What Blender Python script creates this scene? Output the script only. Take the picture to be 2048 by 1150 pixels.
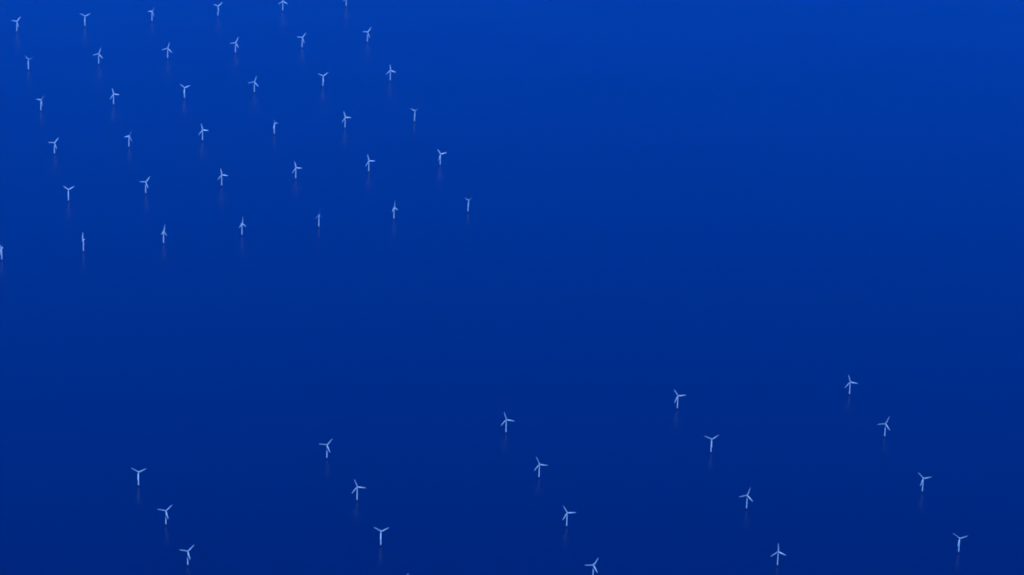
import bpy, bmesh, math
from mathutils import Matrix, Vector

R = math.radians
scene = bpy.context.scene
for o in list(bpy.data.objects):
    bpy.data.objects.remove(o, do_unlink=True)
C = scene.collection

# ------------------------------------------------------------------ camera
CAM_H = 8194.7                      # an airliner's window, about 8 km up
PITCH, ROLL = R(20.0), R(2.226)
cam_data = bpy.data.cameras.new('camera')
cam = bpy.data.objects.new('camera', cam_data)
C.objects.link(cam)
cam_data.sensor_fit = 'HORIZONTAL'
cam_data.sensor_width = 36.0
cam_data.lens = 36.0 * 7170.55 / 2048.0
cam_data.clip_start = 1.0
cam_data.clip_end = 2.0e6
fwd = Vector((0, math.cos(PITCH), -math.sin(PITCH)))
right0 = Vector((1, 0, 0))
up0 = right0.cross(fwd)
right = math.cos(ROLL) * right0 + math.sin(ROLL) * up0
up = -math.sin(ROLL) * right0 + math.cos(ROLL) * up0
m = Matrix((right, up, -fwd)).transposed().to_4x4()
m.translation = Vector((0, 0, CAM_H))
cam.matrix_world = m
scene.camera = cam

# ------------------------------------------------------------------ sky, sun, exposure
SUN_ELEV, SUN_AZ = R(31.0), R(118.0)          # azimuth clockwise from +Y: behind the camera, to the right
world = bpy.data.worlds.new('World')
scene.world = world
world.use_nodes = True
nt = world.node_tree
nt.nodes.clear()
out = nt.nodes.new('ShaderNodeOutputWorld')
bg = nt.nodes.new('ShaderNodeBackground')
sky = nt.nodes.new('ShaderNodeTexSky')
sky.sky_type = 'NISHITA'
sky.sun_disc = False
sky.sun_elevation = SUN_ELEV
sky.sun_rotation = SUN_AZ
sky.altitude = 0.0
sky.air_density = 0.24
sky.dust_density = 0.0
sky.ozone_density = 9.0
bg.inputs['Strength'].default_value = 0.15
nt.links.new(sky.outputs[0], bg.inputs['Color'])
nt.links.new(bg.outputs[0], out.inputs['Surface'])

sun_data = bpy.data.lights.new('sun', 'SUN')
sun_data.energy = 2.0
sun_data.angle = R(0.53)
sun_data.color = (1.0, 0.96, 0.90)
sun = bpy.data.objects.new('sun', sun_data)
C.objects.link(sun)
sdir = Vector((math.sin(SUN_AZ) * math.cos(SUN_ELEV), math.cos(SUN_AZ) * math.cos(SUN_ELEV), math.sin(SUN_ELEV)))
sun.rotation_euler = (-sdir).to_track_quat('-Z', 'Y').to_euler()
sun.location = (0, 0, CAM_H + 500)

vs = scene.view_settings
scene.display_settings.display_device = 'sRGB'
vs.view_transform = 'Standard'
vs.look = 'None'
vs.gamma = 1.0
vs.use_curve_mapping = False
vs.exposure = 1.5
# the camera's white balance is set cold, as in the photograph
vs.use_white_balance = True
vs.white_balance_temperature = 4150.0
vs.white_balance_tint = 26.0

scene.cycles.max_bounces = 6
scene.cycles.volume_bounces = 1
scene.cycles.use_denoising = True
scene.cycles.denoiser = 'OPENIMAGEDENOISE'
scene.cycles.denoising_input_passes = 'RGB'
scene.cycles.filter_width = 1.9

# ------------------------------------------------------------------ materials
def principled(name):
    mt = bpy.data.materials.new(name)
    mt.use_nodes = True
    return mt, mt.node_tree, mt.node_tree.nodes['Principled BSDF']

def water_material():
    mt, t, b = principled('sea_water')
    N, L = t.nodes, t.links
    tc = N.new('ShaderNodeTexCoord')
    # long wind streaks and patches on the swell
    mp = N.new('ShaderNodeMapping')
    mp.inputs['Rotation'].default_value = (0, 0, R(25))
    mp.inputs['Scale'].default_value = (1 / 1800.0, 1 / 700.0, 1.0)
    L.new(tc.outputs['Object'], mp.inputs['Vector'])
    n1 = N.new('ShaderNodeTexNoise')
    n1.inputs['Scale'].default_value = 1.0
    n1.inputs['Detail'].default_value = 6.0
    n1.inputs['Roughness'].default_value = 0.6
    L.new(mp.outputs[0], n1.inputs['Vector'])
    mp2 = N.new('ShaderNodeMapping')
    mp2.inputs['Scale'].default_value = (1 / 60.0, 1 / 60.0, 1.0)
    L.new(tc.outputs['Object'], mp2.inputs['Vector'])
    n2 = N.new('ShaderNodeTexNoise')
    n2.inputs['Scale'].default_value = 1.0
    n2.inputs['Detail'].default_value = 4.0
    L.new(mp2.outputs[0], n2.inputs['Vector'])
    mx = N.new('ShaderNodeMath'); mx.operation = 'MULTIPLY_ADD'
    mx.inputs[1].default_value = 0.35
    L.new(n2.outputs['Fac'], mx.inputs[0])
    L.new(n1.outputs['Fac'], mx.inputs[2])
    # the surface of the wind sea differs a little from patch to patch
    rr = N.new('ShaderNodeMapRange')
    rr.inputs['From Min'].default_value = 0.52
    rr.inputs['From Max'].default_value = 0.86
    rr.inputs['To Min'].default_value = 0.265
    rr.inputs['To Max'].default_value = 0.30
    L.new(mx.outputs[0], rr.inputs['Value'])
    L.new(rr.outputs[0], b.inputs['Roughness'])
    ramp = N.new('ShaderNodeMix'); ramp.data_type = 'RGBA'
    ramp.inputs[6].default_value = (0.0001, 0.0002, 0.005, 1)
    ramp.inputs[7].default_value = (0.0001, 0.0002, 0.009, 1)
    L.new(mx.outputs[0], ramp.inputs[0])
    L.new(ramp.outputs[2], b.inputs['Base Color'])
    b.inputs['IOR'].default_value = 1.333
    return mt

def paint_material(name, col, col2, rough, scale):
    mt, t, b = principled(name)
    N, L = t.nodes, t.links
    tc = N.new('ShaderNodeTexCoord')
    n = N.new('ShaderNodeTexNoise')
    n.inputs['Scale'].default_value = scale
    n.inputs['Detail'].default_value = 5.0
    L.new(tc.outputs['Object'], n.inputs['Vector'])
    mixn = N.new('ShaderNodeMix'); mixn.data_type = 'RGBA'
    mixn.inputs[6].default_value = (*col, 1)
    mixn.inputs[7].default_value = (*col2, 1)
    L.new(n.outputs['Fac'], mixn.inputs[0])
    L.new(mixn.outputs[2], b.inputs['Base Color'])
    b.inputs['Roughness'].default_value = rough
    return mt

WATER = water_material()
WHITE = paint_material('white_turbine_paint', (0.42, 0.52, 0.43), (0.36, 0.45, 0.37), 0.45, 0.12)
YELLOW = paint_material('weathered_yellow_steel', (0.11, 0.10, 0.02), (0.07, 0.065, 0.02), 0.7, 0.3)
GREY = paint_material('platform_grating', (0.10, 0.10, 0.09), (0.07, 0.07, 0.06), 0.8, 0.5)

# ------------------------------------------------------------------ the sea
SEA = 220000.0
bm = bmesh.new()
bmesh.ops.create_circle(bm, cap_ends=True, cap_tris=True, segments=128, radius=SEA)
me = bpy.data.meshes.new('water'); bm.to_mesh(me); bm.free()
me.materials.append(WATER)
water = bpy.data.objects.new('water', me)
C.objects.link(water)
water['kind'] = 'structure'
water['label'] = 'deep blue open sea filling the whole view'

# ------------------------------------------------------------------ the air between
bm = bmesh.new()
bmesh.ops.create_cube(bm, size=1.0)
bmesh.ops.scale(bm, vec=(2 * SEA + 8000, 2 * SEA + 8000, CAM_H + 6.0), verts=bm.verts)
bmesh.ops.translate(bm, vec=(0, 0, (CAM_H + 6.0) / 2 - 1.0), verts=bm.verts)
me = bpy.data.meshes.new('haze'); bm.to_mesh(me); bm.free()
hm = bpy.data.materials.new('haze_air'); hm.use_nodes = True
hm.node_tree.nodes.clear()
ho = hm.node_tree.nodes.new('ShaderNodeOutputMaterial')
hv = hm.node_tree.nodes.new('ShaderNodeVolumePrincipled')
hv.inputs['Color'].default_value = (0.05, 0.12, 1.0, 1)
hv.inputs['Density'].default_value = 2.3e-6
hv.inputs['Anisotropy'].default_value = 0.0
hm.node_tree.links.new(hv.outputs[0], ho.inputs['Volume'])
me.materials.append(hm)
haze = bpy.data.objects.new('haze', me)
C.objects.link(haze)
haze['kind'] = 'stuff'
haze['label'] = 'thin blue haze lying over the sea'

# ------------------------------------------------------------------ turbine meshes
ZB, ZH = 8.0, 88.0          # foot of the white tower, rotor axis
RB = 50.0                   # rotor radius
def mesh_from(bm, name, mat, smooth=True):
    bmesh.ops.recalc_face_normals(bm, faces=bm.faces)
    me = bpy.data.meshes.new(name); bm.to_mesh(me); bm.free()
    if smooth:
        for p in me.polygons: p.use_smooth = True
    me.materials.append(mat)
    return me

def lathe(rings, seg=20):
    bm = bmesh.new(); prev = None
    for r, z in rings:
        ring = [bm.verts.new((r * math.cos(2 * math.pi * i / seg), r * math.sin(2 * math.pi * i / seg), z)) for i in range(seg)]
        if prev:
            for i in range(seg):
                bm.faces.new((prev[i], prev[(i + 1) % seg], ring[(i + 1) % seg], ring[i]))
        else:
            bm.faces.new(ring[::-1])
        prev = ring
    bm.faces.new(prev)
    return bm

TW = 0.88
tower_me = mesh_from(lathe([(3.1*TW, ZB + .01), (3.1*TW, ZB + 1.2), (3.0*TW, ZB + 10), (2.75*TW, ZB + 35), (2.4*TW, ZB + 60), (2.1*TW, ZH - 2.6), (2.1*TW, ZH - 2.2)]), 'tower', WHITE)
found_me = mesh_from(lathe([(2.9, -0.6), (2.9, 5.6), (3.3, 6.2), (3.3, ZB - .6)]), 'foundation', YELLOW)
plat = lathe([(5.2, ZB - .58), (5.2, ZB - .12)], 16)
for i in range(8):
    a = i * math.pi / 4
    bmesh.ops.create_cube(plat, size=1.0, matrix=Matrix.Translation((5.05 * math.cos(a), 5.05 * math.sin(a), ZB + .45)) @ Matrix.Diagonal((.12, .12, 1.1, 1)))
plat_me = mesh_from(plat, 'platform', GREY, False)

# nacelle: a rounded housing lying along the rotor axis (front is -Y), with a cooler on its tail
def nacelle():
    bm = bmesh.new(); prev = None
    secs = [(-3.6, 1.5, 1.5), (-3.0, 2.1, 2.0), (0.0, 2.3, 2.2), (5.0, 2.3, 2.25), (8.6, 2.0, 2.1), (9.6, 1.5, 1.7)]
    for y, w, h in secs:
        ring = []
        for i in range(16):
            a = 2 * math.pi * i / 16
            cx, cz = math.cos(a), math.sin(a)
            k = (abs(cx) ** 4 + abs(cz) ** 4) ** -0.25
            ring.append(bm.verts.new((w * cx * k, y, h * cz * k)))
        if prev:
            for i in range(16):
                bm.faces.new((prev[i], prev[(i + 1) % 16], ring[(i + 1) % 16], ring[i]))
        else:
            bm.faces.new(ring)
        prev = ring
    bm.faces.new(prev[::-1])
    bmesh.ops.create_cube(bm, size=1.0, matrix=Matrix.Translation((0, 7.6, 2.7)) @ Matrix.Diagonal((3.2, .8, 1.6, 1)))
    return bm
nac_me = mesh_from(nacelle(), 'nacelle', WHITE)

# spinner: hub with a rounded nose towards -Y
def spinner():
    bm = lathe([(0.25, -2.5), (1.1, -2.2), (1.7, -1.4), (2.0, -.3), (2.0, .9), (1.5, 1.4)], 16)
    bmesh.ops.rotate(bm, cent=(0, 0, 0), matrix=Matrix.Rotation(R(-90), 3, 'X'), verts=bm.verts)
    return bm
hub_me = mesh_from(spinner(), 'hub', WHITE)

# blade along +X, chord along Z, front face towards -Y
def blade(wide):
    bm = bmesh.new(); prev = None
    #       x    chord  thick  twist  prebend
    secs = [(1.2, 2.4, 2.3, 0, 0), (4, 2.6, 2.1, 6, 0), (8, 4.1, 1.35, 12, 0), (12, 4.9, 1.0, 11, 0),
            (20, 4.3, .70, 8, -.1), (30, 3.4, .48, 4, -.5), (40, 2.5, .32, 1, -1.1), (46, 1.8, .22, 0, -1.6),
            (49, 1.1, .14, 0, -1.9), (RB, .35, .06, 0, -2.0)]
    for x, c, th, tw, pb in secs:
        c *= wide if x > 4 else 1
        ring = []
        for i in range(12):
            a = 2 * math.pi * i / 12
            zc = .5 * c * math.cos(a) - (.12 * c if x > 5 else 0)
            yc = .5 * th * math.sin(a) * (1.0 if x < 5 else .75 + .5 * math.cos(a) * .5)
            t_ = R(-tw)
            ring.append(bm.verts.new((x, yc * math.cos(t_) - zc * math.sin(t_) + pb, yc * math.sin(t_) + zc * math.cos(t_))))
        if prev:
            for i in range(12):
                bm.faces.new((prev[i], prev[(i + 1) % 12], ring[(i + 1) % 12], ring[i]))
        else:
            bm.faces.new(ring)
        prev = ring
    bm.faces.new(prev[::-1])
    return bm
blade_me = mesh_from(blade(1.0), 'blade', WHITE)

# ------------------------------------------------------------------ where each turbine stands
# key: (x, y, yaw of the rotor, angle of its first blade, blade pitch), metres and degrees
TURBINES = {
 # lower group, back row to front row
 'la_1': (-2101, 18938, 9, 26, 10), 'la_2': (-1050, 19453, 8, 51, 10), 'la_3': (-4, 19957, 10, 108, 10),
 'la_4': (1042, 20452, 14, 3, 10), 'la_5': (2126, 20798, 8, 108, 10),
 'lb_1': (-1888, 18405, 12, 45, 10), 'lb_2': (-840, 18850, 10, 111, 10), 'lb_3': (199, 19285, 4, 113, 10),
 'lb_4': (1222, 19770, 8, 33, 10), 'lb_5': (2289, 20126, 2, 66, 10),
 'lc_1': (-1713, 17871, 14, 45, 10), 'lc_2': (-675, 18237, 12, 26, 10), 'lc_3': (360, 18597, 10, 0, 10),
 'lc_4': (1395, 18947, 4, 72, 10), 'lc_5': (2439, 19297, 4, 12, 10),
 'ld_2': (-530, 17609, 10, 46, 10), 'ld_3': (503, 17896, 10, 58, 10), 'ld_4': (1529, 18173, 8, 93, 10),
 'ld_5': (2563, 18450, -4, 23, 10),
 # upper left cluster, nearest row to farthest row
 'u1_1': (-3435, 22663, -64, 39, 70), 'u1_2': (-2915, 22894, -66, 92, 60), 'u1_3': (-2395, 23122, 70, 68, -2),
 'u1_4': (-1878, 23353, 64, 80, -12), 'u1_5': (-1362, 23587, 38, 80, 80), 'u1_6': (-849, 23821, 64, 84, -12),
 'u1_7': (-334, 24042, 46, 28, -65),
 'u2_1': (-3152, 23938, 30, 23, 10), 'u2_2': (-2632, 24170, 32, 48, 10), 'u2_3': (-2112, 24404, 34, 102, 10),
 'u2_4': (-1596, 24631, 38, 105, 10), 'u2_5': (-1079, 24859, 36, 108, 10), 'u2_6': (-564, 25080, 34, 5, 10),
 'u3_1': (-3391, 24989, 28, 48, 10), 'u3_2': (-2871, 25221, 48, 57, -43), 'u3_3': (-2348, 25445, 32, 105, 10),
 'u3_4': (-1830, 25671, 68, 108, -27), 'u3_5': (-1311, 25895, 36, 108, 10), 'u3_6': (-794, 26124, 36, 30, -57),
 'u4_1': (-3633, 26031, 46, 42, -47), 'u4_2': (-3107, 26258, 38, 105, 10), 'u4_3': (-2586, 26492, 28, 19, 10),
 'u4_4': (-2065, 26722, 14, 69, 10), 'u4_5': (-1545, 26950, 28, 31, 10), 'u4_6': (-1027, 27176, 28, 96, 10),
 'u5_1': (-3876, 27089, 40, 14, -60), 'u5_2': (-3350, 27320, 20, 69, 10), 'u5_3': (-2826, 27551, 18, 73, 10),
 'u5_4': (-2303, 27783, 28, 60, 10), 'u5_5': (-1781, 28010, 28, 48, 10), 'u5_6': (-1262, 28244, 32, 48, 10),
 'u6_1': (-4121, 28157, 38, 43, 10), 'u6_2': (-3593, 28385, 22, 25, 10), 'u6_3': (-3066, 28612, 46, 52, -45),
 'u6_4': (-2541, 28847, 34, 34, 10), 'u6_5': (-2017, 29083, 32, 85, 10), 'u6_6': (-1496, 29304, 36, 108, 10),
}
ORD = ['leftmost', 'second from left', 'third from left', 'fourth from left', 'fifth from left', 'sixth from left', 'seventh from left']
ROWS = {'u1': 'nearest row', 'u2': 'second row up', 'u3': 'third row up', 'u4': 'fourth row up', 'u5': 'fifth row up', 'u6': 'top row',
        'la': 'back row', 'lb': 'second row', 'lc': 'third row', 'ld': 'front row'}
SPECIAL = {
 'ld_2': 'white wind turbine mostly below the frame, only one blade tip showing over the bottom edge',
 'ld_3': 'white wind turbine whose tower foot is cut off by the bottom edge of the view',
 'u6_6': 'white wind turbine cut off by the top edge, only the foot of its tower showing',
 'u6_5': 'white wind turbine at the top edge with its upright blade cut off by it',
 'u1_1': 'white wind turbine at the left edge, its rotor half cut off by it',
}
THIN = {'u1_2', 'u1_3', 'u1_4', 'u1_5', 'u1_6', 'u1_7', 'u3_4'}
ONE = {'u3_2', 'u3_6', 'u4_1', 'u5_1', 'u6_3'}
def look(key, th):
    if key in THIN: return 'thin blades'
    if key in ONE: return 'one bright left blade'
    for target, words in ((270, 'blades in a Y'), (90, 'one blade upright'), (0, 'one blade level right'), (180, 'one blade level left')):
        if any(abs((th + k * 120 - target + 180) % 360 - 180) <= 13 for k in range(3)): return words
    return 'blades slanting'
def label_for(key, th):
    if key in SPECIAL: return SPECIAL[key]
    row, i = key.split('_')
    where = 'upper-left cluster' if row[0] == 'u' else 'lower group'
    return 'turbine with %s, %s, %s, %s' % (look(key, th), ORD[int(i) - 1], ROWS[row], where)

def part(name, me, parent, loc=(0, 0, 0), rot=(0, 0, 0)):
    o = bpy.data.objects.new(name, me)
    C.objects.link(o)
    o.parent = parent
    o.location = loc
    o.rotation_euler = rot
    return o

def make_turbine():
    root = bpy.data.objects.new('wind_turbine', None)
    root.empty_display_size = 10
    C.objects.link(root)
    root['category'] = 'wind turbine'
    f = part('foundation', found_me, root)
    part('platform', plat_me, f)
    part('tower', tower_me, root)
    part('nacelle', nac_me, root, (0, 0, ZH), (R(-5), 0, 0))
    h = part('hub', hub_me, root, (0, -5.0 * math.cos(R(5)), ZH + 5.0 * math.sin(R(5))), (R(-5), 0, 0))
    for k in range(3):
        part('blade', blade_me, h)
    return root

def copy_tree(o, parent=None):
    c = o.copy(); C.objects.link(c); c.parent = parent
    for ch in list(o.children):
        copy_tree(ch, c)
    return c

proto = make_turbine()
first = True
for key, (x, y, yaw, th, pitch) in TURBINES.items():
    t = proto if first else copy_tree(proto)
    first = False
    t.location = (x, y, 0)
    t.rotation_euler = (0, 0, R(yaw))
    t['label'] = label_for(key, th)
    t['group'] = 'turbines of the upper left cluster' if key[0] == 'u' else 'turbines of the lower group'
    hub = next(c for c in t.children if c.name.startswith('hub'))
    for k, b in enumerate([c for c in hub.children]):
        b.rotation_euler = (R(-pitch), R(-(th + 120 * k)), 0)
